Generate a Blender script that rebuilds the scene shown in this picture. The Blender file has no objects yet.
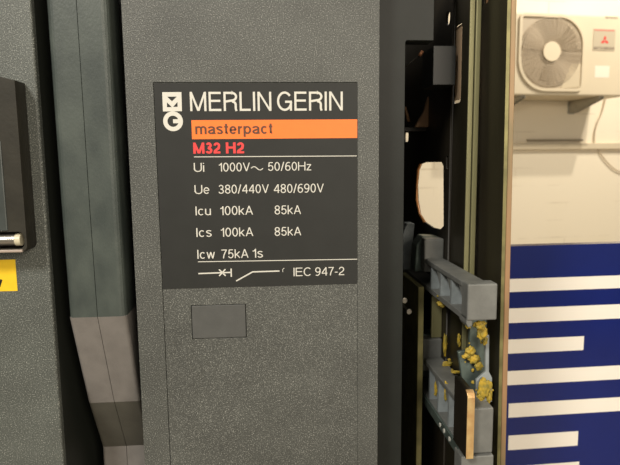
import bpy, bmesh, math, random
from mathutils import Vector, Matrix, noise
random.seed(7)
C = bpy.context.scene.collection

# ------------------------------------------------------------------ camera model
F = 560.0; CX, CY = 310.0, 232.5; H = 0.85
ex = Vector((7400, -152, 560)).normalized()
ed = Vector((45, 4366, 560)).normalized()
ey = ex.cross(ed).normalized(); ed = ey.cross(ex).normalized()
EYE = Vector((0, 0, H))
def ray(u, v):
    d = Vector((u - CX, v - CY, F))
    return Vector((d.dot(ex), d.dot(ey), -d.dot(ed)))
def at(u, v, Y):
    r = ray(u, v); return EYE + r * (Y / r.y)
def atx(u, v, X):
    r = ray(u, v); return EYE + r * (X / r.x)
def hit(u, v, o, n):
    r = ray(u, v); return EYE + r * ((o - EYE).dot(n) / r.dot(n))

# ------------------------------------------------------------------ materials
def lin(c):
    return tuple(((x/255)/12.92 if x/255 <= .04045 else ((x/255+.055)/1.055)**2.4) for x in c) + (1,)
def mat(name, col, rough=.5, metal=0, spec=.5, var=0, vscale=200, bump=0, bscale=1500, col2=None, coat=0, stretch=None):
    m = bpy.data.materials.new(name); m.use_nodes = True
    nt = m.node_tree; b = nt.nodes['Principled BSDF']
    b.inputs['Roughness'].default_value = rough; b.inputs['Metallic'].default_value = metal
    b.inputs['Specular IOR Level'].default_value = spec
    b.inputs['Coat Weight'].default_value = coat
    b.inputs['Base Color'].default_value = lin(col)
    tc = nt.nodes.new('ShaderNodeTexCoord')
    src = tc.outputs['Object']
    if stretch:
        mp = nt.nodes.new('ShaderNodeMapping'); mp.inputs['Scale'].default_value = stretch
        nt.links.new(src, mp.inputs[0]); src = mp.outputs[0]
    if var or col2:
        n = nt.nodes.new('ShaderNodeTexNoise'); n.inputs['Scale'].default_value = vscale
        n.inputs['Detail'].default_value = 6; nt.links.new(src, n.inputs['Vector'])
        r = nt.nodes.new('ShaderNodeValToRGB')
        r.color_ramp.elements[0].position = .35; r.color_ramp.elements[1].position = .65
        a = lin(col)
        if col2: r.color_ramp.elements[0].color = a; r.color_ramp.elements[1].color = lin(col2)
        else:
            r.color_ramp.elements[0].color = tuple(x*(1-var) for x in a[:3])+(1,)
            r.color_ramp.elements[1].color = tuple(min(1, x*(1+var)) for x in a[:3])+(1,)
        nt.links.new(n.outputs['Fac'], r.inputs[0]); nt.links.new(r.outputs[0], b.inputs['Base Color'])
    if bump:
        n2 = nt.nodes.new('ShaderNodeTexNoise'); n2.inputs['Scale'].default_value = bscale
        n2.inputs['Detail'].default_value = 3; nt.links.new(src, n2.inputs['Vector'])
        bp = nt.nodes.new('ShaderNodeBump'); bp.inputs['Strength'].default_value = bump
        bp.inputs['Distance'].default_value = .0006
        nt.links.new(n2.outputs['Fac'], bp.inputs['Height']); nt.links.new(bp.outputs[0], b.inputs['Normal'])
    return m

def speckled(name, col, hi, rough=.5, bump=.6, scale=1700):
    """grained moulded plastic: fine sparkle + large soft dust patches"""
    m = bpy.data.materials.new(name); m.use_nodes = True
    nt = m.node_tree; b = nt.nodes['Principled BSDF']; L = nt.links.new
    b.inputs['Roughness'].default_value = rough; b.inputs['Specular IOR Level'].default_value = .5
    tc = nt.nodes.new('ShaderNodeTexCoord')
    n = nt.nodes.new('ShaderNodeTexNoise'); n.inputs['Scale'].default_value = scale; n.inputs['Detail'].default_value = 2
    L(tc.outputs['Object'], n.inputs['Vector'])
    r = nt.nodes.new('ShaderNodeValToRGB'); e = r.color_ramp.elements
    e[0].position = .40; e[0].color = tuple(x*.72 for x in lin(col)[:3])+(1,)
    e[1].position = .74; e[1].color = lin(hi)
    e2 = r.color_ramp.elements.new(.56); e2.color = lin(col)
    L(n.outputs['Fac'], r.inputs[0])
    n3 = nt.nodes.new('ShaderNodeTexNoise'); n3.inputs['Scale'].default_value = 45; n3.inputs['Detail'].default_value = 6
    L(tc.outputs['Object'], n3.inputs['Vector'])
    mr = nt.nodes.new('ShaderNodeMapRange'); mr.inputs[1].default_value = .3; mr.inputs[2].default_value = .7
    mr.inputs[3].default_value = .86; mr.inputs[4].default_value = 1.14
    L(n3.outputs['Fac'], mr.inputs[0])
    mx = nt.nodes.new('ShaderNodeVectorMath'); mx.operation = 'SCALE'
    L(r.outputs[0], mx.inputs[0]); L(mr.outputs[0], mx.inputs['Scale']); L(mx.outputs[0], b.inputs['Base Color'])
    bp = nt.nodes.new('ShaderNodeBump'); bp.inputs['Strength'].default_value = bump; bp.inputs['Distance'].default_value = .0004
    L(n.outputs['Fac'], bp.inputs['Height']); L(bp.outputs[0], b.inputs['Normal'])
    return m

M = dict(
  cover = speckled('grained_grey_plastic', (80,82,78), (150,151,144), rough=.5),
  cover_l = speckled('grained_grey_plastic_dusty', (86,90,85), (160,162,154), rough=.5),
  button = mat('button_plastic', (80,81,79), .5, var=.06, vscale=150, bump=.15),
  black = mat('black_plastic', (14,14,12), .55),
  frame = mat('smooth_dark_moulding', (28,31,28), .5, spec=.3, var=.12, vscale=60, bump=.05, bscale=600),
  grip = mat('grip_plastic', (60,67,64), .42, col2=(76,83,78), vscale=70, bump=.18, bscale=900, stretch=(1,1,.6)),
  neck = mat('grip_neck_lit_plastic', (122,118,114), .5, var=.08, vscale=120, bump=.2, bscale=900),  # paler copy of the grip plastic: reflected light put into the colour
  neck_d = mat('grip_root_shaded_plastic', (84,82,74), .5, var=.08, vscale=120, bump=.2, bscale=900),  # darker than the neck: shade on this bend put into the colour
  plate = mat('nameplate_film', (42,43,41), .55, spec=.3, var=.05, vscale=90, bump=.05, bscale=1500),
  white = mat('white_print', (212,210,200), .6, spec=.3),
  orange = mat('orange_print', (255,124,44), .5, var=.02),
  brown = mat('brown_print', (92,58,38), .5),
  red = mat('red_print', (226,66,66), .5),
  dsteel = mat('dark_oiled_steel', (50,46,34), .4, metal=.35, var=.2, vscale=60, bump=.06, bscale=300, stretch=(1,1,.2)),
  dsteel2 = mat('blackened_steel', (36,31,22), .5, metal=.1, var=.2, vscale=60, bump=.05, bscale=300),
  olive = mat('yellow_passivated_edge', (142,138,100), .42, metal=.35, var=.12, vscale=80, bump=.1, bscale=400, stretch=(1,1,.15)),
  olive_d = mat('yellow_passivated_steel', (122,117,76), .45, metal=.4, var=.25, vscale=90, bump=.1, bscale=400),
  tan = mat('coppery_cut_edge', (128,112,80), .45, metal=.2, col2=(192,142,104), vscale=40, bump=.15, bscale=500, stretch=(1,1,.2)),
  copper = mat('copper_tongue_edge', (214,184,128), .38, metal=.4, col2=(196,156,104), vscale=160),
  ins = mat('grey_insulator_plastic', (112,113,109), .5, var=.12, vscale=110, bump=.25, bscale=500),
  ins_l = mat('grey_insulator_lit_web', (138,145,146), .45, var=.15, vscale=140, bump=.2, bscale=500),  # paler copy of the insulator grey: light on viewer-facing ribs put into the colour
  teal = mat('grey_green_contact_metal', (92,104,98), .4, metal=.3, var=.25, vscale=120, bump=.2, bscale=300),
  grease = mat('yellow_grease', (190,158,46), .6, col2=(128,118,50), vscale=300, bump=.5, bscale=500),
  steel = mat('bright_steel', (185,180,168), .3, metal=.9),
  dbox = mat('slate_plastic', (28,32,31), .5, var=.06),
  latch = mat('dark_brown_latch_plastic', (46,44,37), .55, spec=.3, var=.15, vscale=90, bump=.15, bscale=500),
  yellow = mat('yellow_sticker', (236,196,36), .5, var=.03),
  wall = None,
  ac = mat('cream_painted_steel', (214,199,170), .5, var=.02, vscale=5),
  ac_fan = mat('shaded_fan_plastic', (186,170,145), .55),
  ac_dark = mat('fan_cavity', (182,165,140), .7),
  hub = mat('cream_hub', (222,206,176), .5),
  ac_text = mat('dim_brown_print', (120,105,88), .6),
  badge = mat('badge_plate', (188,174,148), .5),
  redlogo = mat('red_emblem', (215,50,45), .5),
  galv = mat('galvanised_steel', (176,170,154), .5, metal=.3, var=.1, vscale=30),
  cable = mat('beige_cable', (196,178,150), .6),
  blue = mat('glossy_blue_print', (15,32,104), .16, var=.06, vscale=20, spec=.6),
  wstripe = mat('white_stripe_print', (250,244,232), .3),
  floor = None,
)
def wall_mat():
    m = bpy.data.materials.new('painted_brick'); m.use_nodes = True
    nt = m.node_tree; b = nt.nodes['Principled BSDF']; L = nt.links.new
    b.inputs['Roughness'].default_value = .7
    tc = nt.nodes.new('ShaderNodeTexCoord')
    mp = nt.nodes.new('ShaderNodeMapping'); mp.inputs['Rotation'].default_value = (math.pi/2, 0, 0)
    L(tc.outputs['Object'], mp.inputs[0])
    br = nt.nodes.new('ShaderNodeTexBrick'); br.inputs['Scale'].default_value = 1.0
    br.inputs['Brick Width'].default_value = .42; br.inputs['Row Height'].default_value = .13
    br.inputs['Mortar Size'].default_value = .007; br.inputs['Mortar Smooth'].default_value = .9
    br.inputs['Color1'].default_value = lin((242,229,203)); br.inputs['Color2'].default_value = lin((240,227,200))
    br.inputs['Mortar'].default_value = lin((212,196,168))
    L(mp.outputs[0], br.inputs['Vector'])
    n = nt.nodes.new('ShaderNodeTexNoise'); n.inputs['Scale'].default_value = 3.2; n.inputs['Detail'].default_value = 4
    L(tc.outputs['Object'], n.inputs['Vector'])
    mr = nt.nodes.new('ShaderNodeMapRange'); mr.inputs[1].default_value = .5; mr.inputs[2].default_value = .68
    L(n.outputs['Fac'], mr.inputs[0])
    mix = nt.nodes.new('ShaderNodeMix'); mix.data_type = 'RGBA'
    mix.inputs[6].default_value = lin((242,229,203))
    L(mr.outputs[0], mix.inputs[0]); L(br.outputs['Color'], mix.inputs[7]); L(mix.outputs[2], b.inputs['Base Color'])
    return m
M['wall'] = wall_mat()
M['floor'] = mat('concrete_floor', (150,142,128), .7, var=.12, vscale=6, bump=.2, bscale=60)

# ------------------------------------------------------------------ object helpers
def obj(name, bm, m, parent=None, bevel=0, seg=2, smooth=False):
    me = bpy.data.meshes.new(name)
    bmesh.ops.recalc_face_normals(bm, faces=bm.faces[:])
    if smooth:
        for f in bm.faces: f.smooth = True
    bm.to_mesh(me); bm.free()
    o = bpy.data.objects.new(name, me); C.objects.link(o)
    for mm in (m if isinstance(m, (list, tuple)) else [m]): me.materials.append(mm)
    if parent:
        o.parent = parent
        o.matrix_parent_inverse = Matrix.Translation(-Vector(parent.location)) if parent.type == 'EMPTY' and not parent.get('rot') else parent.matrix_world.inverted()
    if bevel:
        b = o.modifiers.new('bevel', 'BEVEL'); b.width = bevel; b.segments = seg; b.limit_method = 'ANGLE'
        b.harden_normals = False
    return o
def box(x0, x1, y0, y1, z0, z1, bm=None):
    bm = bm or bmesh.new()
    vs = [bm.verts.new((x, y, z)) for x in (x0, x1) for y in (y0, y1) for z in (z0, z1)]
    for f in ((0,1,3,2),(4,6,7,5),(0,4,5,1),(2,3,7,6),(0,2,6,4),(1,5,7,3)):
        bm.faces.new([vs[i] for i in f])
    return bm
def prism(pts, off, bm=None):
    """pts: list of Vectors (planar), off: Vector of extrusion"""
    bm = bm or bmesh.new()
    a = [bm.verts.new(p) for p in pts]; b = [bm.verts.new(p + off) for p in pts]
    bm.faces.new(a); bm.faces.new(b[::-1])
    for i in range(len(pts)):
        j = (i+1) % len(pts); bm.faces.new((a[i], a[j], b[j], b[i]))
    return bm
def disc_prism(c, n, r, h, seg=32, bm=None, r2=None):
    n = n.normalized(); t = n.orthogonal().normalized(); s = n.cross(t)
    r2 = r if r2 is None else r2
    bm = bm or bmesh.new()
    a = [bm.verts.new(c + (t*math.cos(k*2*math.pi/seg)+s*math.sin(k*2*math.pi/seg))*r) for k in range(seg)]
    b = [bm.verts.new(c + n*h + (t*math.cos(k*2*math.pi/seg)+s*math.sin(k*2*math.pi/seg))*r2) for k in range(seg)]
    bm.faces.new(a); bm.faces.new(b[::-1])
    for i in range(seg):
        j = (i+1) % seg; bm.faces.new((a[i], a[j], b[j], b[i]))
    return bm
def tube(pts, r, seg=8, bm=None):
    bm = bm or bmesh.new(); rings = []
    for i, p in enumerate(pts):
        d = (pts[min(i+1, len(pts)-1)] - pts[max(i-1, 0)]).normalized()
        t = d.cross(Vector((.13, .2, .97))).normalized(); s = d.cross(t)
        rings.append([bm.verts.new(p + (t*math.cos(k*2*math.pi/seg)+s*math.sin(k*2*math.pi/seg))*r) for k in range(seg)])
    for a, b in zip(rings, rings[1:]):
        for k in range(seg): bm.faces.new((a[k], a[(k+1) % seg], b[(k+1) % seg], b[k]))
    bm.faces.new(rings[0]); bm.faces.new(rings[-1][::-1])
    return bm
def sheet(loops, thick, frame):
    """flat sheet with holes. loops: list of 2-D loops (outer first). frame: Matrix whose XY is the sheet plane, thickness toward +Z of the frame"""
    cu = bpy.data.curves.new('tmp', 'CURVE'); cu.dimensions = '2D'; cu.fill_mode = 'BOTH'; cu.extrude = thick*50
    for lp in loops:
        sp = cu.splines.new('POLY'); sp.points.add(len(lp)-1); sp.use_cyclic_u = True
        for p, q in zip(sp.points, lp): p.co = ((q[0]-loops[0][0][0])*100, (q[1]-loops[0][0][1])*100, 0, 1)
    o = bpy.data.objects.new('tmp', cu); C.objects.link(o)
    dg = bpy.context.evaluated_depsgraph_get(); dg.update()
    me = bpy.data.meshes.new_from_object(o.evaluated_get(dg))
    bpy.data.objects.remove(o); bpy.data.curves.remove(cu)
    bm = bmesh.new(); bm.from_mesh(me); bpy.data.meshes.remove(me)
    bmesh.ops.remove_doubles(bm, verts=bm.verts[:], dist=1e-5)
    bmesh.ops.transform(bm, matrix=Matrix.Translation((loops[0][0][0], loops[0][0][1], 0)) @ Matrix.Scale(.01, 4), verts=bm.verts[:])
    bmesh.ops.transform(bm, matrix=frame @ Matrix.Translation((0, 0, thick/2)), verts=bm.verts[:])
    return bm
def rrect(x0, x1, z0, z1, r, n=6, radii=None):
    rs = radii or (r, r, r, r); out = []   # order: bl, br, tr, tl
    for (cx, cz, a0, rr) in ((x0, z0, 180, rs[0]), (x1, z0, 270, rs[1]), (x1, z1, 0, rs[2]), (x0, z1, 90, rs[3])):
        ox = cx + (rr if cx == x0 else -rr); oz = cz + (rr if cz == z0 else -rr)
        if rr <= 0: out.append((cx, cz)); continue
        for k in range(n+1):
            a = math.radians(a0 + 90*k/n); out.append((ox + rr*math.cos(a), oz + rr*math.sin(a)))
    return out
def ellipse(cx, cz, rx, rz, n=20):
    return [(cx+rx*math.cos(2*math.pi*k/n), cz+rz*math.sin(2*math.pi*k/n)) for k in range(n)]
def FRONT(Y):   # sheet plane facing the viewer: local x->X, local y->Z, thickness backwards (+Y)
    return Matrix(((1,0,0,0),(0,0,1,Y),(0,1,0,0),(0,0,0,1)))
def SIDE(X):    # local x->Y, local y->Z, thickness to +X
    return Matrix(((0,0,1,X),(1,0,0,0),(0,1,0,0),(0,0,0,1)))
def thing(name, label, cat, loc, group=None, kind=None):
    o = bpy.data.objects.new(name, None); C.objects.link(o); o.location = loc; o.empty_display_size = .01
    tag(o, label, cat, group, kind); return o
def tag(o, label, cat, group=None, kind=None):
    o['label'] = label; o['category'] = cat
    if group: o['group'] = group
    if kind: o['kind'] = kind
    return o
def arc(cx, cy, rx, ry, a0, a1, n=14):
    return [(cx+rx*math.cos(math.radians(a0+(a1-a0)*k/n)), cy+ry*math.sin(math.radians(a0+(a1-a0)*k/n))) for k in range(n+1)]
# grotesque letters as centre-line strokes, cap height 1, outlines reach the box 0..width ; (width, [strokes])
def glyph(c, w):
    h = w/2; X = .5; xh = .73
    def ov(W, Ht, y0=0): return arc(W/2, y0+Ht/2, W/2-h, Ht/2-h, 0, 360, 28)
    if c == 'M': return .86, [[(h, 0), (h, 1)], [(.86-h, 0), (.86-h, 1)], [(h, 1.02), (.43, h*.25)], [(.86-h, 1.02), (.43, h*.25)]]
    if c == 'E': return .66, [[(h, 0), (h, 1)], [(h, 1-h), (.65, 1-h)], [(h, .53), (.62, .53)], [(h, h), (.66, h)]]
    if c == 'R': return .72, [[(h, 0), (h, 1)], [(h, 1-h), (.44, 1-h)] + arc(.44, .745, .25-h*.3, .255-h, 90, -90) + [(h, .49)], [(.44, .49)] + arc(.47, .32, .17, .17, 90, 0, 6) + [(.64, .12), (.68, 0)]]
    if c == 'L': return .59, [[(h, 0), (h, 1)], [(h, h), (.59, h)]]
    if c == 'I': return w, [[(h, 0), (h, 1)]]
    if c == 'N': return .74, [[(h, 0), (h, 1)], [(.74-h, 0), (.74-h, 1)], [(h*1.2, 1), (.74-h*1.2, 0)]]
    if c == 'G': return .80, [arc(.41, .5, .41-h, .51-h, 38, 352, 28) , [(.80-h, .51), (.80-h, 0)], [(.43, .47), (.80, .47)]]
    if c == 'H': return .72, [[(h, 0), (h, 1)], [(.72-h, 0), (.72-h, 1)], [(h, .53), (.72-h, .53)]]
    if c == 'U': return .72, [[(h, 1), (h, .33)] + arc(.36, .33, .36-h, .34-h, 180, 360, 14) + [(.72-h, 1)]]
    if c == 'V': return .68, [[(h*.9, 1), (.34, 0)], [(.68-h*.9, 1), (.34, 0)]]
    if c == 'A': return .70, [[(h*.9, 0), (.35, 1)], [(.70-h*.9, 0), (.35, 1)], [(.15, .32), (.55, .32)]]
    if c == 'C': return .75, [arc(.39, .5, .39-h, .51-h, 42, 318, 28)]
    if c == 'i': return w, [[(h, 0), (h, xh)], [(h, 1-w*1.05), (h, 1)]]
    if c == 'm': return .83, [[(h, 0), (h, xh)], [(h, .45)] + arc(.25, .5, .25-h, .23-h+.02, 180, 0, 10) + [(.415+h*.2, 0)], [(.415, .45)] + arc(.415+.208-h*.5, .5, .208-h*.5, .23-h+.02, 180, 0, 10) + [(.83-h, 0)]]
    if c == 'n': return .5, [[(h, 0), (h, xh)], [(h, .45)] + arc(.25, .48, .25-h, .26-h, 180, 0, 10) + [(.5-h, 0)]]
    if c == 'u': return .5, [[(.5-h, xh), (.5-h, 0)], [(h, xh), (h, .25)] + arc(.25, .25, .25-h, .26-h, 180, 360, 10)]
    if c == 'a': return .54, [[(.07, .54)] + arc(.26, .53, .19, .21-h, 170, 0, 10) + [(.45, .12), (.54, .03)], [(.45, .43), (.30, .40)] + arc(.23, .21, .23-h, .21-h, 90, 290, 12) + [(.36, .07), (.45, .20)]]
    if c == 's': return .48, [arc(.245, .55, .19, .19-h, 25, 200, 12) + [(.10, .46), (.37, .32)] + arc(.24, .19, .24-h, .20-h, 40, -165, 14)]
    if c == 't': return .28, [[(.14, .95), (.14, .14)] + arc(.25, .16, .11, .16-h, 180, 275, 6), [(0, xh-h*.7), (.27, xh-h*.7)]]
    if c == 'e': return .54, [[(h, .37), (.54-h, .37)] + arc(.27, .365, .27-h, .375-h, 5, 320, 26)]
    if c == 'r': return .32, [[(h, 0), (h, xh)], [(h, .42)] + arc(.32, .42, .32-h, .31-h, 170, 92, 8)]
    if c == 'p': return .56, [[(h, xh), (h, -.27)], arc(.29, .365, .27-h*.8, .375-h, 0, 360, 24)]
    if c == 'c': return .50, [arc(.26, .365, .26-h, .375-h, 45, 315, 22)]
    if c == 'k': return .50, [[(h, 0), (h, 1)], [(.46, xh), (h, .29)], [(.19, .42), (.48, 0)]]
    if c == 'w': return .72, [[(h*.9, xh), (.19, 0)], [(.19, 0), (.36, xh)], [(.36, xh), (.53, 0)], [(.53, 0), (.72-h*.9, xh)]]
    if c == 'z': return .46, [[(.02, xh-h), (.44, xh-h)], [(.42, xh-h), (.04, h)], [(0, h), (.46, h)]]
    if c == '1': return .30, [[(.30-h, 0), (.30-h, .99)], [(.0, .745), (.10, .755), (.19, .80), (.30-h, .97)]]
    if c == '0': return .53, [arc(.265, .5, .265-h, .51-h, 0, 360, 30)]
    if c == '2': return .53, [arc(.27, .70, .26-h, .30-h, 175, -25, 14) + [(.40, .48), (.10, .22), (h, .06), (h, h)], [(0, h), (.53, h)]]
    if c == '3': return .53, [arc(.26, .74, .23-h, .27-h, 165, -80, 14) + [(.20, .53)], [(.20, .53)] + arc(.26, .265, .27-h, .275-h, 80, -165, 16)]
    if c == '4': return .55, [[(.42, 0), (.42, .99)], [(.40, .96), (.03, .30)], [(0, .28), (.55, .28)]]
    if c == '5': return .53, [[(.48, 1-h), (.12, 1-h)], [(.13, 1-h), (.08, .46)], [(.07, .45)] + arc(.26, .33, .27-h, .335-h, 135, -160, 18)]
    if c == '6': return .53, [arc(.265, .31, .265-h, .32-h, 0, 360, 24), arc(.33, .42, .33-h, .59-h, 180, 62, 14) ]
    if c == '7': return .51, [[(0, 1-h), (.51, 1-h)], [(.48, .95), (.34, .66), (.23, .34), (.18, 0)]]
    if c == '8': return .53, [arc(.265, .75, .245-h, .265-h, 0, 360, 22), arc(.265, .27, .265-h, .28-h, 0, 360, 24)]
    if c == '9': return .53, [arc(.265, .69, .265-h, .32-h, 0, 360, 24), arc(.20, .58, .33-h, .59-h, 0, -118, 14)]
    if c == 'T': return .62, [[(.31, 0), (.31, 1)], [(0, 1-h), (.62, 1-h)]]
    if c == 'B': return .68, [[(h, 0), (h, 1)], arc(.38, .74, .24, .26-h, 90, -90, 10), arc(.40, .27, .27, .27-h, 90, -90, 10), [(h, 1-h), (.38, 1-h)], [(h, .51), (.4, .51)], [(h, h), (.4, h)]]
    if c == 'S': return .66, [arc(.33, .74, .27-h*.5, .27-h, 20, 215, 12) + [(.2, .57), (.46, .45)] + arc(.33, .27, .33-h, .28-h, 40, -165, 14)]
    if c == 'v': return .5, [[(h, xh), (.25, 0)], [(.5-h, xh), (.25, 0)]]
    if c == '/': return .30, [[(.02, -.02), (.28, 1.02)]]
    if c == '-': return .28, [[(0, .37), (.28, .37)]]
    return .3, []
def run_text(s, w, gap):
    """list of stroke polygons (2-D quads) and total width"""
    x = 0; quads = []
    for ch in s:
        if ch == ' ': x += .30; continue
        W, st = glyph(ch, w)
        top = 1 if ch in 'MNVA' else .73
        for li, line in enumerate(st):
            n = len(line); L_, R_ = [], []
            for i, p in enumerate(line):
                a = Vector(line[max(i-1, 0)]); b = Vector(line[min(i+1, n-1)]); d = (b-a).normalized(); nn = Vector((-d.y, d.x))*w/2
                if 0 < i < n-1:
                    d1 = (Vector(p)-a).normalized(); k = max(.5, abs(d1.dot(d))); nn = nn/k
                L_.append((x+p[0]+nn.x, p[1]+nn.y)); R_.append((x+p[0]-nn.x, p[1]-nn.y))
            if ch in 'MNVAkwvz': L_ = [(a, min(max(b, 0), 1 if ch == 'k' else top)) for a, b in L_]; R_ = [(a, min(max(b, 0), 1 if ch == 'k' else top)) for a, b in R_]
            for i in range(n-1): quads.append((L_[i], L_[i+1], R_[i+1], R_[i], li))
        x += W + gap
    return quads, x-gap
def lettering(name, items, m, parent, Y, frame=None):
    """items: (text, left px, right px, top px of a tall letter, baseline px, stroke weight, letter gap)"""
    bm = bmesh.new()
    for (s, u0, u1, vt, vb, w, gap) in items:
        qs, W = run_text(s, w, gap)
        um = (u0+u1)/2
        a = at(u0, vb, Y); b = at(u1, vb, Y); t = at(um, vt, Y).z; zb = at(um, vb, Y).z
        sx = (b.x-a.x)/W; sz = t-zb
        # picture lean of the printed line is the lens; the print itself is level
        for qd in qs: 
            pts = [Vector((a.x+p[0]*sx, Y - .000012*qd[4], zb+p[1]*sz)) for p in qd[:4]]
            prism(pts, Vector((0, .0001, 0)), bm)
    return obj(name, bm, m, parent)

# ------------------------------------------------------------------ THE SETTING
WA = math.radians(6)
WT = Vector((math.cos(WA), math.sin(WA), 0)); WN = Vector((math.sin(WA), -math.cos(WA), 0))
WO = Vector((1.6, 3.95, 0))                      # a point of the wall
def wframe(d):                                  # frame at distance d in front of the wall; x along wall, y up
    o = WO + WN*d
    return Matrix(((WT.x, 0, WN.x, o.x), (WT.y, 0, WN.y, o.y), (0, 1, 0, 0), (0, 0, 0, 1)))
def w2(u, v, d):                                # picture point -> (along, up) on the plane at distance d
    p = hit(u, v, WO + WN*d, WN); return ((p - WO).dot(WT), p.z)
bm = box(-5, 4, -.2, 0, 0, 3.8)
wall = obj('wall_back', bm, M['wall']); wall['kind'] = 'structure'
wall.matrix_world = Matrix(((WT.x, -WN.x, 0, WO.x), (WT.y, -WN.y, 0, WO.y), (0, 0, 1, 0), (0, 0, 0, 1))) @ Matrix.Translation((0, .2, 0))
fl = obj('floor', box(-3.5, 5.8, -2.5, 4.6, -.1, 0), M['floor']); fl['kind'] = 'structure'

# ------------------------------------------------------------------ CIRCUIT BREAKER
YP = .300; TOP = H + .15
xl = (at(132.8, 232, YP).x)     # left edge of the centre cover
xr = at(378.5, 232, YP).x
dl = at(154.0, 90, YP).x; dr = at(357.3, 180, YP).x; dt = at(255, 83, YP).z
print('panel', xl, xr, 'door', dl, dr, dt, 'check', at(125,0,YP).x, at(146,465,YP).x, at(163.5,289,YP).x, at(172,465,YP).x)
brk = thing('circuit_breaker', 'large dark grey circuit breaker with grained front cover, orange-banded nameplate and small blank button', 'circuit breaker', ((xl+xr)/2, .38, 0))
obj('housing', box(xl+.001, xr-.001, YP+.003, .47, 0, TOP-.002), M['black'], brk)
g = .00036
loops = [rrect(xl, xr, .001, TOP, .001, 3), [(dl-g, .012), (dr+g*.4, .012), (dr+g*.4, dt+g), (dl-g, dt+g)]]
obj('front_cover', sheet(loops, .004, FRONT(YP)), M['cover'], brk, bevel=.0007, seg=3)
# return walls of the cover: left and right cheeks
obj('cover_cheek', box(xl, xl+.002, YP+.004, .40, .001, TOP), M['frame'], brk)
b0 = at(192, 322, YP).x; b1 = at(245.6, 320, YP).x; bt = at(219, 305.3, YP).z; bb = at(219, 338, YP).z
e = .0004
door = obj('door', sheet([[(dl, .0125), (dr, .0125), (dr, dt), (dl, dt)], [(b0-e, bb-e), (b1+e, bb-e), (b1+e, bt+e), (b0-e, bt+e)]], .003, FRONT(YP+.0001)), M['cover'], brk)
obj('push_button', box(b0, b1, YP+.0002, YP+.003, bb, bt), M['button'], brk, bevel=.0003)
lb = at(255, 286.6, YP).z
YN = YP - .0001
npl = obj('nameplate', box(dl+.0001, dr-.0001, YN, YP+.0002, lb, dt-.0001), M['plate'], brk)
YT = YN - .0002
npl['label'] = 'black rating nameplate with white print and an orange band'
ob = box(at(191.7, 130, YT).x, dr-.0001, YT+.00005, YN, at(270, 138.6, YT).z, at(270, 119.8, YT).z)
obj('orange_band', ob, M['orange'], npl)
lettering('title_lettering', [('MERLIN', 190.3, 271.5, 91.8, 111, .115, .13), ('GERIN', 277.2, 342.8, 91.6, 110.6, .115, .13)], M['white'], npl, YT)
YT2 = YT - .0001
lettering('band_lettering', [('masterpact', 195.4, 272.6, 123.2, 133.9, .15, .095)], M['brown'], npl, YT2)
lettering('model_lettering', [('M32', 193.4, 220.5, 142.5, 153.6, .19, .08), ('H2', 226, 244.2, 142.3, 153.4, .19, .08)], M['red'], npl, YT)
W_, G_ = .10, .11
lettering('rating_lettering', [(t, a, b, c, d, W_, G_) for t, a, b, c, d in [
 ('Ui', 194, 204.3, 162.9, 171.8), ('1000V', 219, 250, 162.7, 171.4), ('50/60Hz', 268, 311.2, 162, 170.6),
 ('Ue', 194.7, 209.5, 185, 193.9), ('380/440V', 218.6, 268.9, 184.6, 193.3), ('480/690V', 274, 323.8, 183.9, 192.7),
 ('Icu', 195.7, 211, 206.4, 215.2), ('100kA', 220.4, 253, 206, 214.9), ('85kA', 274.7, 301, 205.4, 214.2),
 ('Ics', 196.5, 211.8, 227.9, 236.8), ('100kA', 221, 253.3, 227.6, 236.4), ('85kA', 274.7, 301.2, 227, 235.6),
 ('Icw', 197.5, 215, 249.7, 258.6), ('75kA', 221.6, 248.5, 249.3, 258.1), ('1s', 252.8, 263, 248.7, 257.6),
 ('IEC', 293.6, 311.4, 267.6, 276), ('947-2', 315.2, 344.2, 267.1, 275.4)]], M['white'], npl, YT)
def strokes(name, segs, w, m, parent, Y):
    bm = bmesh.new()
    for (u0, v0, u1, v1) in segs:
        a = at(u0, v0, Y); b = at(u1, v1, Y); d = (b-a).normalized(); n = Vector((d.z, 0, -d.x))*w/2
        prism([a+n, b+n, b-n, a-n], Vector((0, .0001, 0)), bm)
    return obj(name, bm, m, parent)
strokes('rule_line', [(194, 156.9, 356.8, 155.9)], .0004, M['white'], npl, YT)
strokes('rule_line', [(198, 261.8, 357.2, 259.2)], .0004, M['white'], npl, YT)
tl = [(251+1.2*k, 168.3 - 1.7*math.sin(2*math.pi*k/10) ) for k in range(11)]
strokes('sine_symbol', [(a[0], a[1], b[0], b[1]) for a, b in zip(tl, tl[1:])], .00045, M['white'], npl, YT)
strokes('circuit_symbol', [(198.4, 273.6, 231, 272.4), (219, 269.5, 225.6, 275.8), (219.2, 276, 225.4, 269.2), (231.1, 268.6, 231.3, 276.8),
   (236.2, 281, 252.8, 271.8), (252.3, 271.9, 279.5, 271)], .00068, M['white'], npl, YT)
strokes('open_mark', [(284.2, 268, 282.6, 269.6), (282.6, 269.6, 282.9, 272)], .0003, M['white'], npl, YT)
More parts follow.
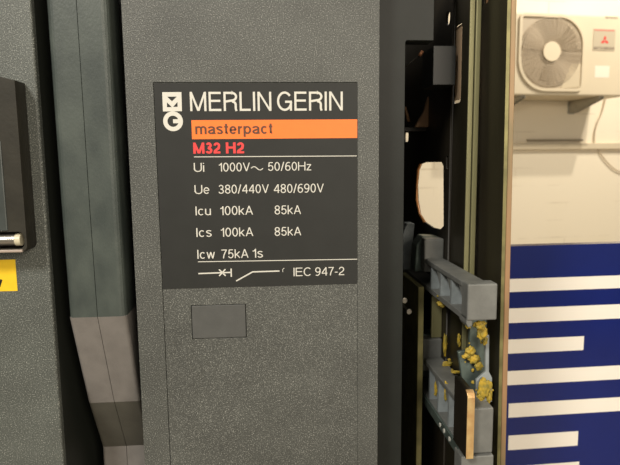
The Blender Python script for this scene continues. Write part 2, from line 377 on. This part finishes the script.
# maker's emblem: boxed M above a ringed G
def emb(u, v): p = at(u, v, YT); return (p.x, p.z)
def q(x, y): return emb(158 + x/10.1, 88 + y/10.1)
outer = [q(42, 42), q(236, 41), q(242, 234), q(50, 237)]
vtri = [q(92, 88), q(190, 87), q(141, 134)]
ltri = [q(90, 145), q(139, 193), q(91, 194)]; rtri = [q(197, 141), q(198, 190), q(152, 191)]
lg = sheet([outer, vtri, ltri, rtri], .0001, FRONT(YT))
gc = q(152, 336); s_ = abs(q(100, 0)[0]-q(0, 0)[0])/100
R1, R0 = 101*s_, 57*s_
ring = [(gc[0]+R1*math.cos(a), gc[1]+R1*math.sin(a)) for a in [2*math.pi*k/48 for k in range(48)]]
a0 = math.radians(21)
inner = [(gc[0]+R0*math.cos(a), gc[1]+R0*math.sin(a)) for a in [a0 + (2*math.pi-2*a0)*k/40 for k in range(41)]]
inner += [(gc[0]-0*s_, inner[-1][1]), (gc[0]-0*s_, inner[0][1])]
lg2 = sheet([ring, inner], .0001, FRONT(YT))
me = bpy.data.meshes.new('t'); lg2.to_mesh(me); lg2.free(); lg.from_mesh(me)
obj('emblem', lg, M['white'], npl)
# recessed smooth frame on the right of the cover, wider at the top
YF = .318
fx0 = xr - .004; f1 = at(403.5, 230, YF).x; f2 = at(434, 20, YF).x; fz = at(420, 40.5, YF).z
pr = [(fx0, .001), (f1, .001)] + [(f1+.0012*(1-math.cos(a)), fz-.0012*(1-math.sin(a))) for a in [0, .4, .8, 1.2, 1.57]] + [(f2, fz), (f2, TOP-.005), (fx0, TOP-.005)]
obj('side_frame', sheet([pr], .012, FRONT(YF)), M['frame'], brk, bevel=.0005)

# ------------------------------------------------------------------ LEFT COVER with latch
lx = at(47.2, 232, YP).x
print('left', lx, at(30,0,YP).x, at(63,465,YP).x)
lc = thing('switchgear_cover', 'grained grey switchgear cover at the left edge carrying a dark latch and a yellow sticker', 'cover', (lx-.06, .38, 0))
obj('cover_shell', box(lx-.12, lx, YP, YP+.005, .001, TOP), M['cover_l'], lc, bevel=.0012, seg=3)
obj('housing', box(lx-.119, lx-.0004, YP+.0052, .47, 0, TOP-.001), mat('dark_smooth_plastic', (34,37,32), .5), lc)
YL = .288
p0 = at(-60, 64, YL); p1 = at(16.5, 80, YL); p2 = at(25.5, 252, YL)
X1 = (p1.x + at(24, 232, YL).x)/2
zt = p1.z; zb = at(20, 252, YL).z
lat = [(X1-.055, zb), (X1-.003, zb)] + [(X1-.003+.003*math.sin(a), zb+.003*(1-math.cos(a))) for a in [.4, .8, 1.2, 1.57]] + [(X1, zt), (X1-.012, zt+.003), (X1-.055, zt+.006)]
rz0 = zb+.0015; rz1 = at(12, 232, YL).z
rec = rrect(X1-.030, X1-.0012, rz0, rz1, .003, 4)
lo = obj('latch_body', sheet([lat, rec], YP-YL+.0005, FRONT(YL)), M['latch'], lc, bevel=.0006)
obj('latch_recess', box(X1-.030, X1-.001, YP-.002, YP-.0003, rz0, rz1), M['black'], lo)
pz = (rz0+rz1)/2
pin = disc_prism(Vector((X1-.030, YL+.0035, pz)), Vector((1, 0, 0)), .0030, .0262, 24)
po = obj('latch_pin', pin, M['steel'], lc, bevel=.0005, smooth=False)
obj('pin_cap', disc_prism(Vector((X1-.0065, YL+.0035, pz)), Vector((1, 0, 0)), .0032, .0030, 24), mat('cream_pin_cap', (206,198,170), .4), po, bevel=.0004)
obj('latch_channel', box(X1-.018, X1-.0085, YL-.0006, YL+.002, rz1+.0005, rz1+.045), mat('grey_channel', (62,67,65), .35, var=.15, vscale=90), lo, bevel=.0006)
obj('latch_lip', box(X1-.030, X1-.002, YL-.0012, YL+.0005, zb, zb+.0013), mat('pale_lip', (165,150,138), .45), lo, bevel=.0003)
st = obj('yellow_sticker', box(lx-.055, at(16.5, 275, YP).x, YP-.0002, YP+.0001, at(10, 291, YP).z, at(10, 259.5, YP).z), M['yellow'], lc)
strokes('sticker_mark', [(-3, 282, 1.2, 282), (-1, 287, 1.2, 279.5)], .0012, M['black'], st, YP-.0003)

# ------------------------------------------------------------------ CHARGING HANDLE
hx0 = at(58, 160, YP).x; hx1 = (at(118, 160, YP).x + at(128, 312, YP).x)/2 + .0008
hx1 -= .0013
hx0 = (at(49, 10, YP).x + at(67, 310, YP).x)/2
sx = at(91, 210, YP).x
print('handle', hx0, hx1, sx)
hd = thing('charging_handle', 'tall smooth grey-green charging handle bending back near its foot, between two grained covers', 'handle', ((hx0+hx1)/2, .40, 0))
YK1 = hx0/at(88, 402, 1).x; YK2 = hx0/at(102, 446, 1).x
print('neck', YK1, YK2)
K = [(YP-.004, TOP), (YP-.002, at(90, 200, YP).z), (YP, at(98, 317, YP).z), (YK1, at(114, 402, YK1).z), (YK2, at(123, 446, YK2).z), (YK2, .03)]
def sweep(prof, x0, x1, th, r, rl, rr):
    """cross-section swept down a (Y,Z) profile; front corners rounded on left (rl) and/or right (rr)"""
    bm = bmesh.new(); rings = []
    sec = []
    if rl: sec += [(x0, th)] + [(x0 + r*(1-math.cos(a)), r*(1-math.sin(a))) for a in [0, .4, .8, 1.2, 1.5708]]
    else: sec += [(x0, th), (x0, 0)]
    if rr: sec += [(x1 - r*(1-math.cos(a)), r*(1-math.sin(a))) for a in [1.5708, 1.2, .8, .4, 0]] + [(x1, th)]
    else: sec += [(x1, 0), (x1, th)]
    for (y, z) in prof:
        rings.append([bm.verts.new((sx_, y+d, z)) for sx_, d in sec])
    n = len(sec)
    for a, b in zip(rings, rings[1:]):
        for k in range(n): bm.faces.new((a[k], a[(k+1) % n], b[(k+1) % n], b[k]))
    bm.faces.new(rings[0]); bm.faces.new(rings[-1][::-1])
    return bm
gs = .00016
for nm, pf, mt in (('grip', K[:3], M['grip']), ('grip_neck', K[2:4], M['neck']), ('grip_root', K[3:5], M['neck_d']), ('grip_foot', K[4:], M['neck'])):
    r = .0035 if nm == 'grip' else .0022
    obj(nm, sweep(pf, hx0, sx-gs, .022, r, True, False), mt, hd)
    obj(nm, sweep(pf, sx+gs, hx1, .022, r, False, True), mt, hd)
obj('handle_core', sweep([(y+.0015, z) for y, z in K], hx0+.003, hx1-.003, .019, .001, False, False), M['black'], hd)
obj('handle_rail', box(hx0+.006, hx1-.006, .378, .43, 0, TOP-.01), M['black'], hd)
# dark inner wall of the slot
slot = obj('backing_panel', box(lx+.0002, xl-.0002, .43, .44, 0, TOP-.01), M['black'])
tag(slot, 'black recessed backing behind the charging handle between the two covers', 'panel')

# ------------------------------------------------------------------ CHASSIS PLATES
YA = .342; XA = at(466, 185, YA).x
def hy(u, v, X=XA): p = atx(u, v, X); return (p.y, p.z)
def slothole(us, vs, X, r):      # rounded slot given by its picture extent on the side plate X
    a = hy(us[1], (vs[0]+vs[1])/2, X); b = hy(us[0], (vs[0]+vs[1])/2, X); um = (us[0]+us[1])/2
    z0, z1_ = hy(um, vs[1], X)[1], hy(um, vs[0], X)[1]; r = min(r, abs(a[0]-b[0])*.49, (z1_-z0)*.49)
    return rrect(min(a[0], b[0]), max(a[0], b[0]), z0, z1_, r, 6)
YB = hy(449.5, 200)[0]          # where the blackened rear plate begins
YE = .520
sp = thing('side_plate', 'inner dark steel side plate with pale olive double front edge and a tall slot', 'metal plate', (XA, .40, 0))
tall = slothole((453.6, 461.5), (25, 103), XA, .0028)
small_ = slothole((446.3, 450.3), (11.5, 25), XA, .0022)
sheetA = sheet([[(YA+.001, 0), (YB, 0), (YB, TOP), (YA+.001, TOP)], tall], .0012, SIDE(XA))
obj('plate_web', sheetA, M['dsteel'], sp)
obj('front_edge', box(XA, XA+.0030, YA, YA+.0011, 0, TOP), M['olive'], sp, bevel=.0003)
obj('edge_liner', box(XA+.0038, XA+.0070, YA-.0002, YA+.012, 0, TOP), M['olive'], sp, bevel=.0005)
# strip seen through the tall slot
t0 = hy(459.5, 64)[0]
obj('guide_strip', box(XA+.0014, XA+.0022, hy(459.2, 64)[0], hy(450.5, 64)[0], hy(455, 100)[1], hy(455, 27)[1]), mat('tan_guide_strip', (214,184,150), .5), sp)
rp = thing('mechanism_plate', 'blackened rear mechanism plate with rounded window opening between breaker and olive edged plate', 'metal plate', (XA-.001, .44, 0))
XR = XA - .0019
cut = [hy(443.4, 166, XR), hy(443.6, 226, XR), hy(440, 229.5, XR), hy(432, 227.5, XR), hy(424, 222, XR), hy(419, 214, XR), hy(416.5, 200, XR), hy(416, 185, XR), hy(417.5, 170, XR), hy(420, 164, XR), hy(424, 162.3, XR), hy(441.5, 162, XR)]
obj('plate_web', sheet([[(YB-.004, 0), (YE-.001, 0), (YE-.001, TOP-.003), (YB-.004, TOP-.003)], cut, slothole((403.8, 408.3), (131.5, 142), XR, .0034), slothole((445.8, 449.9), (11, 25.5), XR, .0038), slothole((446, 448.2), (156, 169), XR, .0008)], .0018, SIDE(XR)), M['dsteel2'], rp)
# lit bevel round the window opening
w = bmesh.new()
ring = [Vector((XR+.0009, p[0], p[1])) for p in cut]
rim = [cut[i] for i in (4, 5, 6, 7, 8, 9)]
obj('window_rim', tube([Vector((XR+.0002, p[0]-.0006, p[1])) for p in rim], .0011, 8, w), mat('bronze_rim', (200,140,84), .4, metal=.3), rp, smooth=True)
obj('slate_box', box(at(433, 65, .36).x, XR-.0001, .36, .385, at(443, 85, .36).z, at(443, 45.5, .36).z), M['dbox'], rp, bevel=.0004)
pt = [at(432.5, 84, .42), at(434.5, 127, .42), at(415, 127, .42), at(424, 112, .42)]
obj('lever_arm', prism(pt, Vector((0, .004, 0))), mat('bronze_lever', (158,124,92), .4, metal=.4), rp, bevel=.0004)
obj('lever_tip', tube([at(405, 107, .43), at(409, 122, .43)], .0012, 8), mat('bronze_tip', (150,116,84), .4, metal=.4), rp, smooth=True)
obj('lever_foot', box(at(405, 100, .424).x, XR-.0001, .425, .45, at(420, 131, .424).z, at(420, 127.3, .424).z), M['dsteel2'], rp)
obj('link_rod', tube([at(403, 69, .40), at(420, 55, .40)], .0005, 8), M['dsteel'], rp, smooth=True)
obj('rod_glint', tube([at(419.5, 56, .398), at(422.5, 51, .398)], .0011, 8), mat('copper_glint', (200,140,100), .4, metal=.3), rp, smooth=True)  # glint at the rod's end, put in as a copper-coloured stub
bk = tag(obj('chassis_back_plate', box(lx-.1, XR-.0002, .5, .505, 0, TOP), M['black']), 'black rear plate closing the chassis behind the grey insulating arms', 'metal plate')

YO = .312; XO = at(502.5, 185, YO).x
op = thing('side_plate', 'outer side plate with thin coppery tan front edge beside the blue striped board', 'metal plate', (XO, .34, 0))
obj('plate_web', sheet([[(YO+.0004, 0), (.375, 0), (.375, TOP), (YO+.0004, TOP)], slothole((484, 489.5), (-8, 5.5), XO, .002)], .0022, SIDE(XO)), M['dsteel'], op)
obj('front_edge', box(XO, XO+.0020, YO, YO+.0006, 0, TOP), M['olive_d'], op)
obj('coppery_layer', box(XO+.0022, XO+.0053, YO-.0001, .374, 0, TOP), M['tan'], op, bevel=.0004)

op.rotation_euler = (0, -.011, 0); op.location.x += .011*(H+.03); op.location.z += .001      # the loose outer plate leans a little
# ------------------------------------------------------------------ INSULATING ARMS
BX0, BX1 = at(467.5, 305, .293).x, XR-.0001
BXF = at(497.3, 305, .293).x
print('arm', BX0, BX1, BXF, XA, XO)
def arm(zt, hf, label, extra=False):
    o = thing('insulating_arm', label, 'insulator', ((BX0+BX1)/2, .36, zt-hf), group=None)
    bx1f = BXF
    zb = zt - hf
    obj('front_block', box(BX0, bx1f, .293, .303, zb, zt), M['ins'], o, bevel=.0009, seg=3)
    t = box(BX0, BX1, .303, .3765, zt-.0035, zt-.0003)
    obj('top_rail', t, M['ins'], o, bevel=.0006)
    obj('lower_rail', box(BX0+.0003, BX1, .303, .44, zb-.0016, zb+.0020), M['ins'], o, bevel=.0004)
    obj('back_web', box(BX1-.0012, BX1, .303, .375, zb+.002, zt-.0035), M['ins'], o)
    for k, y in enumerate((.322, .343, .363)):
        obj('rib', box(BX0+.0007, BX1-.0012, y, y+.0022, zb+.002, zt-.0035), M['ins_l'], o)
    # slanted web closing each pocket on its upper side
    for y in (.303, .325, .346):
        obj('gusset', prism([Vector((BX0+.0008, y, zt-.0035)), Vector((BX0+.0008, y+.007, zt-.0035)), Vector((BX0+.0008, y, zt-.011))], Vector((.0016, 0, 0))), M['ins'], o)
    zr = zt + .0135
    obj('riser', box(BX0-.0006, BX1, .3765, .386, zt-.010, zr), M['ins'], o, bevel=.0012, seg=3)
    obj('rear_block', prism([Vector((BX0-.0045, .3865, zb+.009)), Vector((BX1, .3865, zb+.009)), Vector((BX1, .3865, zr)), Vector((BX0+.0005, .3865, zr+.0005)), Vector((BX0-.0035, .3865, zr-.006))], Vector((0, .014, 0))), M['teal'], o, bevel=.0010)
    obj('rear_horn', prism([Vector((BX0-.007, .42, zb+.004)), Vector((BX0+.001, .42, zb+.004)), Vector((BX0+.004, .42, zr+.006)), Vector((BX0-.002, .42, zr+.006)), Vector((BX0-.007, .42, zr-.006))], Vector((0, .012, 0))), M['ins_l'], o, bevel=.0008)
    return o
z1 = at(482, 284, .293).z
a1 = arm(z1, z1-at(482, 320.5, .293).z, 'upper grey moulded insulating arm with ribbed side and blank square front')
# hanging hook under the front block of the upper arm
obj('hook', prism([Vector((BX0, .294, z1-.0185)), Vector((BX0+.0035, .294, z1-.0185)), Vector((BX0+.0035, .294, z1-.024)), Vector((BX0+.0012, .294, z1-.025)), Vector((BX0, .294, z1-.0225))], Vector((0, .012, 0))), M['ins'], a1, bevel=.0006)
z2 = at(486, 408, .293).z
a2 = arm(z2, .0272, 'lower grey insulating arm with copper edged tongue beside its front block')
for k, (u, v) in enumerate(((447, 443), (451.5, 450), (458, 460))):
    p = atx(u, v, BX0-.0004)
obj('side_rail', box(BX0-.0012, BX0+.0002, .300, .40, z2-.0272-.0045, z2-.0272+.0015), M['teal'], a2)
for y in (.314, .3245, .3325):
    obj('rivet', disc_prism(Vector((BX0-.0011, y, z2-.0288)), Vector((-1, 0, 0)), .0014, .0005, 16), M['white'], a2)
obj('foot_block', box(BX0-.002, BXF, .291, .303, z2-.0272-.02, z2-.0276), M['ins'], a2, bevel=.0006)
# copper-edged tongue
TX = at(467.3, 425, .285).x
tg = thing('contact_tongue', 'upright dark tongue with rounded golden copper front edge beside the lower arm', 'contact', (TX+.002, .29, z2-.0272))
ty0, tz0, tz1 = .285, at(471, 459, .285).z, at(471, 392, .285).z
prof = [(ty0+.0215, tz0), (ty0, tz0)] + [(ty0+.0035*(1-math.cos(a)), tz1-.0035*(1-math.sin(a))) for a in (0, .4, .8, 1.2, 1.57)] + [(ty0+.0215, tz1+.0005)]
obj('tongue_body', sheet([[(y+.0006, z) for y, z in prof]], .0036, SIDE(TX)), M['dsteel2'], tg)
pr2 = prof[1:7]
bm = bmesh.new(); seq = [(y, z) for y, z in pr2]; inn = [(y+.0007, z-(.0004 if i else 0)) for i, (y, z) in enumerate(pr2)]
prism([Vector((TX-.0002, y, z)) for y, z in seq] + [Vector((TX-.0002, y, z)) for y, z in inn[::-1]], Vector((.0042, 0, 0)), bm)
obj('copper_edge', bm, M['copper'], tg, bevel=.0002)

# posts and strips between the arms
a = at(418.3, 300, .36).x; b = at(424, 300, .36).x
tag(obj('steel_post', box(a, b, .36, .41, 0, at(421, 287, .36).z), [M['olive_d']], bevel=.0004), 'narrow olive steel post nearest the breaker, ending just under the upper arm', 'post')
a = at(431.5, 330, .378).x; b = at(442, 330, .378).x
tag(obj('contact_strip', box(a, b, .378, .381, z2+.0136, z1-.0195-.002), M['olive'], bevel=.0008), 'short flat olive contact strip standing between the upper and lower arms', 'metal strip')
sc = thing('contact_finger', 'grey contact finger with spade shaped greasy end hanging below the upper arm front', 'contact', (XA, .315, z2))
YS = .312
pts = [at(u, v, YS) for u, v in ((485.6, 335), (489.4, 335), (489.2, 372), (492.3, 378), (492, 402), (476.5, 404), (476.2, 380), (485.4, 372))]
obj('spade', prism(pts, Vector((0, .002, 0))), M['ins_l'], sc, bevel=.0004)
pts = [at(u, v, .322) for u, v in ((470, 318), (487, 318), (488, 410), (474, 400), (462, 378), (458, 352), (469, 350))]
obj('contact_plate', prism(pts, Vector((0, .003, 0))), M['teal'], sc, bevel=.0006)
# screws by the frame
for (u, v, lb_) in ((404, 300, 'pale screw head at the frame edge, upper of two beside the grey arm'), (408.5, 311, 'pale screw head at the frame edge, lower of two beside the grey arm')):
    p = at(u, v, .37)
    s = disc_prism(p, Vector((0, -1, 0)), .0020, .0022, 20)
    s = disc_prism(p + Vector((0, .13, 0)), Vector((0, -1, 0)), .0009, .13, 12, s)
    tag(obj('screw', s, M['steel'], bevel=.0004), lb_, 'screw')

# grease
def blob(bm, c, r, sc):
    res = bmesh.ops.create_icosphere(bm, subdivisions=4, radius=1)
    for v in res['verts']:
        n = v.co.normalized(); k = 1 + .5*noise.noise(n*1.6 + c*900) + .22*noise.noise(n*4 + c*700) + .08*noise.noise(n*9 + c*500)
        v.co = Vector((n.x*sc[0], n.y*sc[1], n.z*sc[2]))*r*k + c
bm = bmesh.new()
G = [(480, 325, .300, .0030, (1.1, .5, .9)), (482, 332, .303, .0027, (1, .45, 1.5)), (485, 341, .308, .0016, (.9, .5, 1.6)), (470, 351, .318, .0030, (1, .4, .9)),
        (466, 356, .318, .0021, (1.3, .4, .7)), (474, 359, .319, .0026, (1.3, .35, 1)), (479, 366, .319, .0020, (1.2, .35, 1.2)), (484, 388, .3105, .0036, (1.0, .18, 1.7)), (480, 397, .311, .0026, (1.1, .3, 1)),
        (489, 396, .312, .0024, (.7, .4, 1.8)), (468, 326, .298, .0014, (1, .8, 1)), (442, 304, .345, .0020, (1.2, .5, 1.1)), (445, 345, .368, .0022, (.6, .5, 3.6)),
        (436, 388, .352, .0018, (.6, .4, 2.6)), (446, 392, .330, .0021, (.6, .4, 3)), (459, 340, .345, .0018, (.6, .4, 2.2)), (447, 364, .36, .0024, (1.4, .4, .8)), (456, 372, .34, .0018, (1.8, .4, .6)), (464, 382, .325, .0016, (1.6, .4, .7))]
for k in range(34):      # small flecks round the main smears
    u, v, Y, r, s_b = G[k % len(G)]
    G.append((u+random.uniform(-5, 5), v+random.uniform(-9, 9), Y+.001, random.uniform(.0004, .0010), (1, .5, 1.2)))
for (u, v, Y, r, s) in G:
    blob(bm, at(u, v, Y), r, s)
tag(obj('grease', bm, M['grease'], smooth=True), 'dried yellow grease smeared over the contacts between the grey insulating arms', 'grease', kind='stuff')

# ------------------------------------------------------------------ STRIPED BOARD
BA = math.radians(1.7); BT = Vector((math.cos(BA), math.sin(BA), 0)); BN = Vector((math.sin(BA), -math.cos(BA), 0)); BO = Vector((.19, .50, 0))
def b2(u, v): p = hit(u, v, BO, BN); return ((p-BO).dot(BT), p.z)
BM = Matrix(((BT.x, 0, BN.x, BO.x), (BT.y, 0, BN.y, BO.y), (0, 1, 0, 0), (0, 0, 0, 1)))
zt = b2(565, 244.8)[1]
bd = thing('striped_board', 'glossy dark blue board with white horizontal bars, standing below the air conditioner', 'board', BO)
bm = box(0, .42, 0, zt, -.012, -.0001); bmesh.ops.transform(bm, matrix=BM, verts=bm.verts[:])
obj('blue_panel', bm, M['blue'], bd, bevel=.0006)
bm = bmesh.new()
for (v0, v1, ur, x0) in ((278.5, 291.5, 700, 0), (308, 322.5, 700, 0), (339, 353, 583.8, 0), (370.5, 384.5, 700, 0), (403, 417, 700, .0035), (435, 449.5, 578, .005), (466, 480, 579, .005), (497, 511, 700, .005), (528, 542, 700, .005)):
    um = 540
    l = .040 - .0  # bars begin just right of the plate edge
    x_l = b2(509.3, 330)[0] + x0*.6 - (.02 if x0 == 0 else 0)
    x_r = min(b2(ur, v0)[0], .419)
    vv = v0 if ur < 600 else v0
    za = b2(509, v0+.6)[1]; zb_ = b2(509, v1+.6)[1]
    tmp = box(x_l, x_r, zb_, za, -.0002, .0002); bmesh.ops.transform(tmp, matrix=BM, verts=tmp.verts[:])
    me = bpy.data.meshes.new('t'); tmp.to_mesh(me); tmp.free(); bm.from_mesh(me); bpy.data.meshes.remove(me)
obj('white_bars', bm, M['wstripe'], bd)

# ------------------------------------------------------------------ AIR CONDITIONER
D = .34
def wobj(name, bm, d, m, parent, **k):
    bmesh.ops.transform(bm, matrix=wframe(d), verts=bm.verts[:]); return obj(name, bm, m, parent, **k)
x0, zt = w2(505, 11.2, D); _, zb = w2(560, 95.5, D); x1 = x0 + .90
print('ac', x0, x1, zt, zb, 'dist', hit(560, 50, WO+WN*D, WN))
ac = thing('air_conditioner', 'cream outdoor air conditioner unit with round fan grille, mounted on the white wall', 'air conditioner', WO + WT*(x0+x1)/2 + Vector((0, 0, zb)))
gx0, gz0 = w2(516.5, 91, D); gx1, gz1 = w2(585.5, 16, D)
wobj('casing', box(x0, x1, zb, zt, -D+.03, 0), D, M['ac'], ac, bevel=.012, seg=3)
def flat(loops, th):    # sheet in wall-local coordinates, thickness towards the viewer
    return sheet(loops, th, Matrix.Identity(4))
rad = (.20, .045, .19, .035)
outer = rrect(gx0, gx1, gz0, gz1, 0, 12, rad)
cx_, cz_ = w2(550, 52, D); R = .228
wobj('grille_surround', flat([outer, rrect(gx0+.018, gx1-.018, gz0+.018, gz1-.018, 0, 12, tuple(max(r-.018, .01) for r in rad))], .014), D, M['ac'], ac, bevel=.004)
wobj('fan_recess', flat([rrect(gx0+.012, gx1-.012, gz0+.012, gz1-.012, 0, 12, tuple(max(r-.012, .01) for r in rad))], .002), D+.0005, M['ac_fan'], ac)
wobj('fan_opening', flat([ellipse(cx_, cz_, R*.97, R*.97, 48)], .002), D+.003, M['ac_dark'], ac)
bm = bmesh.new()
for k in range(3):      # fan blades
    a0 = k*2*math.pi/3 + .6
    pts = [(cx_+rr*math.cos(a0+t), cz_+rr*math.sin(a0+t)) for rr, t in ((.05, -.3), (.12, -.5), (.19, -.45), (.2, -.1), (.2, .35), (.14, .35), (.08, .4), (.05, .3))]
    prism([Vector((p[0], p[1], .0)) for p in pts], Vector((0, 0, .003)), bm)
wobj('fan_blade', bm, D+.0055, mat('fan_blade_plastic', (184,166,140), .5), ac)
bm = bmesh.new()
for rr in [.075+.0155*i for i in range(10)]:
    n = 48; p = [Vector((cx_+rr*math.cos(2*math.pi*k/n), cz_+rr*math.sin(2*math.pi*k/n), .004)) for k in range(n+1)]
    tube(p, .0026, 5, bm)
for k in range(36):
    a = 2*math.pi*k/36
    tube([Vector((cx_+rr*math.cos(a+t), cz_+rr*math.sin(a+t), .006)) for rr, t in ((.06, 0), (.13, .06), (.218, .12))], .0011, 4, bm)
wobj('fan_guard', bm, D+.009, M['ac_fan'], ac, smooth=True)
wobj('hub_cap', flat([ellipse(cx_, cz_, .062, .062, 36)], .012), D+.012, M['hub'], ac, bevel=.003)
wobj('corner_step', flat([[w2(571, 64, D), w2(582, 64, D), w2(582, 87, D), w2(560, 88.5, D)]], .004), D+.002, mat('pale_corner', (206,190,160), .5), ac)
bx0, bz0 = w2(592.5, 50.5, D); bx1, bz1 = w2(615.5, 29.5, D)
bdg = wobj('badge', box(bx0, bx1, bz0, bz1, 0, .003), D, M['badge'], ac, bevel=.001)
wobj('badge_line', box(bx0+.004, bx1-.012, bz1-.012, bz1-.004, 0, .001), D+.003, mat('rose_line', (205,120,105), .6), bdg)
ecx, ecz = w2(604.5, 40.8, D); bm = bmesh.new(); rr = .029
for k in range(3):      # three red lozenges meeting at a point
    a = math.radians(90+120*k); d1 = Vector((math.cos(a), math.sin(a), 0)); n1 = Vector((-d1.y, d1.x, 0))
    c = Vector((ecx, ecz, 0))
    prism([c, c+d1*rr*.866*.6+n1*rr*.36, c+d1*rr*1.15, c+d1*rr*.866*.6-n1*rr*.36], Vector((0, 0, .001)), bm)
wobj('red_emblem', bm, D+.003, M['redlogo'], bdg)
def wtext(name, s, u0, u1, vt, vb, d, m, par, w=.16, gap=.14):
    qs, W = run_text(s, w, gap); a = w2(u0, vb, d); b = w2(u1, vb, d); t = w2(u0, vt, d)[1]; bm = bmesh.new()
    for qd in qs: prism([Vector((a[0]+p[0]*(b[0]-a[0])/W, a[1]+p[1]*(t-a[1]), 0)) for p in qd[:4]], Vector((0, 0, .0006+.00005*qd[4])), bm)
    return wobj(name, bm, d, m, par)
wtext('badge_lettering', 'MITSUBISHI', 593.8, 614, 46.6, 49.4, D+.003, M['ac_text'], bdg, .2)
wtext('corner_lettering', 'inverter', 605.5, 618, 15.6, 18.6, D, M['ac_text'], ac)
sx0, sz0 = w2(594.5, 77.5, D); sx1, sz1 = w2(609.5, 66, D)
wobj('white_sticker', box(sx0, sx1, sz0, sz1, 0, .001), D, mat('sticker_white', (236,224,204), .5), ac)
# wall brackets
def bracket(u, label):
    xa, _ = w2(u, 97, D)
    o = thing('wall_bracket', label, 'bracket', WO + WT*xa + Vector((0, 0, zb-.1)))
    F0 = wframe(0)
    def P(x, z, d): return F0 @ Vector((x, z, d))
    zz = zb - .001
    pr_ = [P(xa-.016, zz, .0), P(xa-.016, zz, D-.01), P(xa-.016, zz-.016, D-.01), P(xa-.016, zz-.085, .06), P(xa-.016, zz-.085, .0)]
    obj('side_web', prism(pr_, WT*.003), M['galv'], o)
    obj('side_web', prism([p + WT*.030 for p in pr_], WT*.003), M['galv'], o)
    obj('wall_foot', prism([P(xa-.025, zz-.002, .001), P(xa+.030, zz-.002, .001), P(xa+.030, zz-.09, .001), P(xa-.025, zz-.09, .001)], WN*.004), M['galv'], o)
    obj('top_flange', prism([P(xa-.016, zz-.004, .0), P(xa+.017, zz-.004, .0), P(xa+.017, zz-.004, D-.01), P(xa-.016, zz-.004, D-.01)], Vector((0, 0, .0035))), M['galv'], o)
    return o
bracket(603, 'grey steel wall bracket under the right half of the air conditioner')
bracket(524, 'grey steel wall bracket under the fan end of the air conditioner')
# trunking on the wall
tx0, tz = w2(500, 143.8, .03); tx1, _ = w2(680, 150, .03); _, tz_ = w2(500, 149.6, .03)
tx0 = w2(480, 150, .03)[0]
tr = thing('cable_trunking', 'narrow cream cable trunking running level along the wall below the air conditioner', 'trunking', WO + WT*tx0 + Vector((0, 0, tz_)))
wobj('channel', box(tx0, tx1, tz_, tz, -.0295, -.006), .03, M['ac'], tr)
wobj('lid', box(tx0, tx1, tz_-.001, tz+.001, -.0059, 0), .03, M['ac'], tr, bevel=.002)
xa, za = w2(528, 139.4, .02); xb, zb3 = w2(583, 141.6, .02)
tag(wobj('shadow_strip', box(xa, xb, za-.013, za, -.0195, 0), .02, mat('shadow_strip_tone', (150,136,112), .6), None), 'thin dark strip standing for the shadow line just above the cream trunking', 'strip')  # shadow line above the trunking, built as a thin darker strip
# cables
def wc(pts): return [hit(u, v, WO+WN*.012, WN) for u, v in pts]
def smoothp(pts, n=6):
    out = []
    for i in range(len(pts)-1):
        p0 = pts[max(i-1, 0)]; p1 = pts[i]; p2 = pts[i+1]; p3 = pts[min(i+2, len(pts)-1)]
        for k in range(n):
            t = k/n; out.append(.5*((2*p1)+(p2-p0)*t+(2*p0-5*p1+4*p2-p3)*t*t+(3*p1-p0-3*p2+p3)*t**3))
    out.append(pts[-1]); return out
tag(obj('cable', tube(smoothp(wc(((606, 96), (602, 112), (597, 124), (594.5, 134), (594.5, 143)))), .0045), M['cable'], smooth=True), 'thin cable dropping from the air conditioner to the top of the trunking', 'cable')
tag(obj('cable', tube(smoothp(wc(((598, 149), (603, 157), (612, 167), (621, 172), (640, 178)))), .0045), M['cable'], smooth=True), 'thin cable curving down to the right from under the trunking', 'cable')

# ------------------------------------------------------------------ LIGHT
def area(name, loc, target, size, power, col):
    l = bpy.data.lights.new(name, 'AREA'); l.shape = 'DISK'; l.size = size; l.energy = power; l.color = col
    o = bpy.data.objects.new(name, l); C.objects.link(o); o.location = loc
    o.rotation_euler = (Vector(target)-Vector(loc)).to_track_quat('-Z', 'Y').to_euler(); return o
area('key_light', (-.62, -.72, H+.88), (0, .3, H), .3, 19, (1, .95, .86))
area('fill_light', (.9, -1.8, H+.6), (.2, .4, H-.1), 1.2, 36, (1, .88, .72))
wp = WO + WT*(-1.0) + Vector((0, 0, .9))
wp = hit(570, 110, WO, WN)
def walllamp(name, right, out, up, k, size, power):
    p = wp + (WT*right + WN*out + Vector((0, 0, up)))*k
    area(name, p, wp, size, power, (1, .925, .80))
walllamp('wall_lamp', .14, .35, .47, 5.0, .10, 57)
walllamp('wall_lamp', .06, .35, .32, 5.6, .10, 45)
wd = bpy.data.worlds.new('world'); bpy.context.scene.world = wd; wd.use_nodes = True
wd.node_tree.nodes['Background'].inputs[0].default_value = (1, .92, .8, 1)
wd.node_tree.nodes['Background'].inputs[1].default_value = .28

# ------------------------------------------------------------------ CAMERA
cd = bpy.data.cameras.new('camera'); cam = bpy.data.objects.new('camera', cd); C.objects.link(cam)
cd.sensor_width = 36; cd.lens = 36*F/620; cd.clip_start = .01
rt = Vector((ex.x, ey.x, -ed.x)); dn = Vector((ex.y, ey.y, -ed.y)); fw = Vector((ex.z, ey.z, -ed.z))
m3 = Matrix((rt, -dn, -fw)).transposed()
cam.matrix_world = Matrix.Translation(EYE) @ m3.to_4x4()
cd.dof.use_dof = True; cd.dof.focus_distance = .31; cd.dof.aperture_fstop = 24
bpy.context.scene.camera = cam
vs = bpy.context.scene.view_settings; vs.view_transform = 'Standard'; vs.look = 'None'; vs.exposure = 0
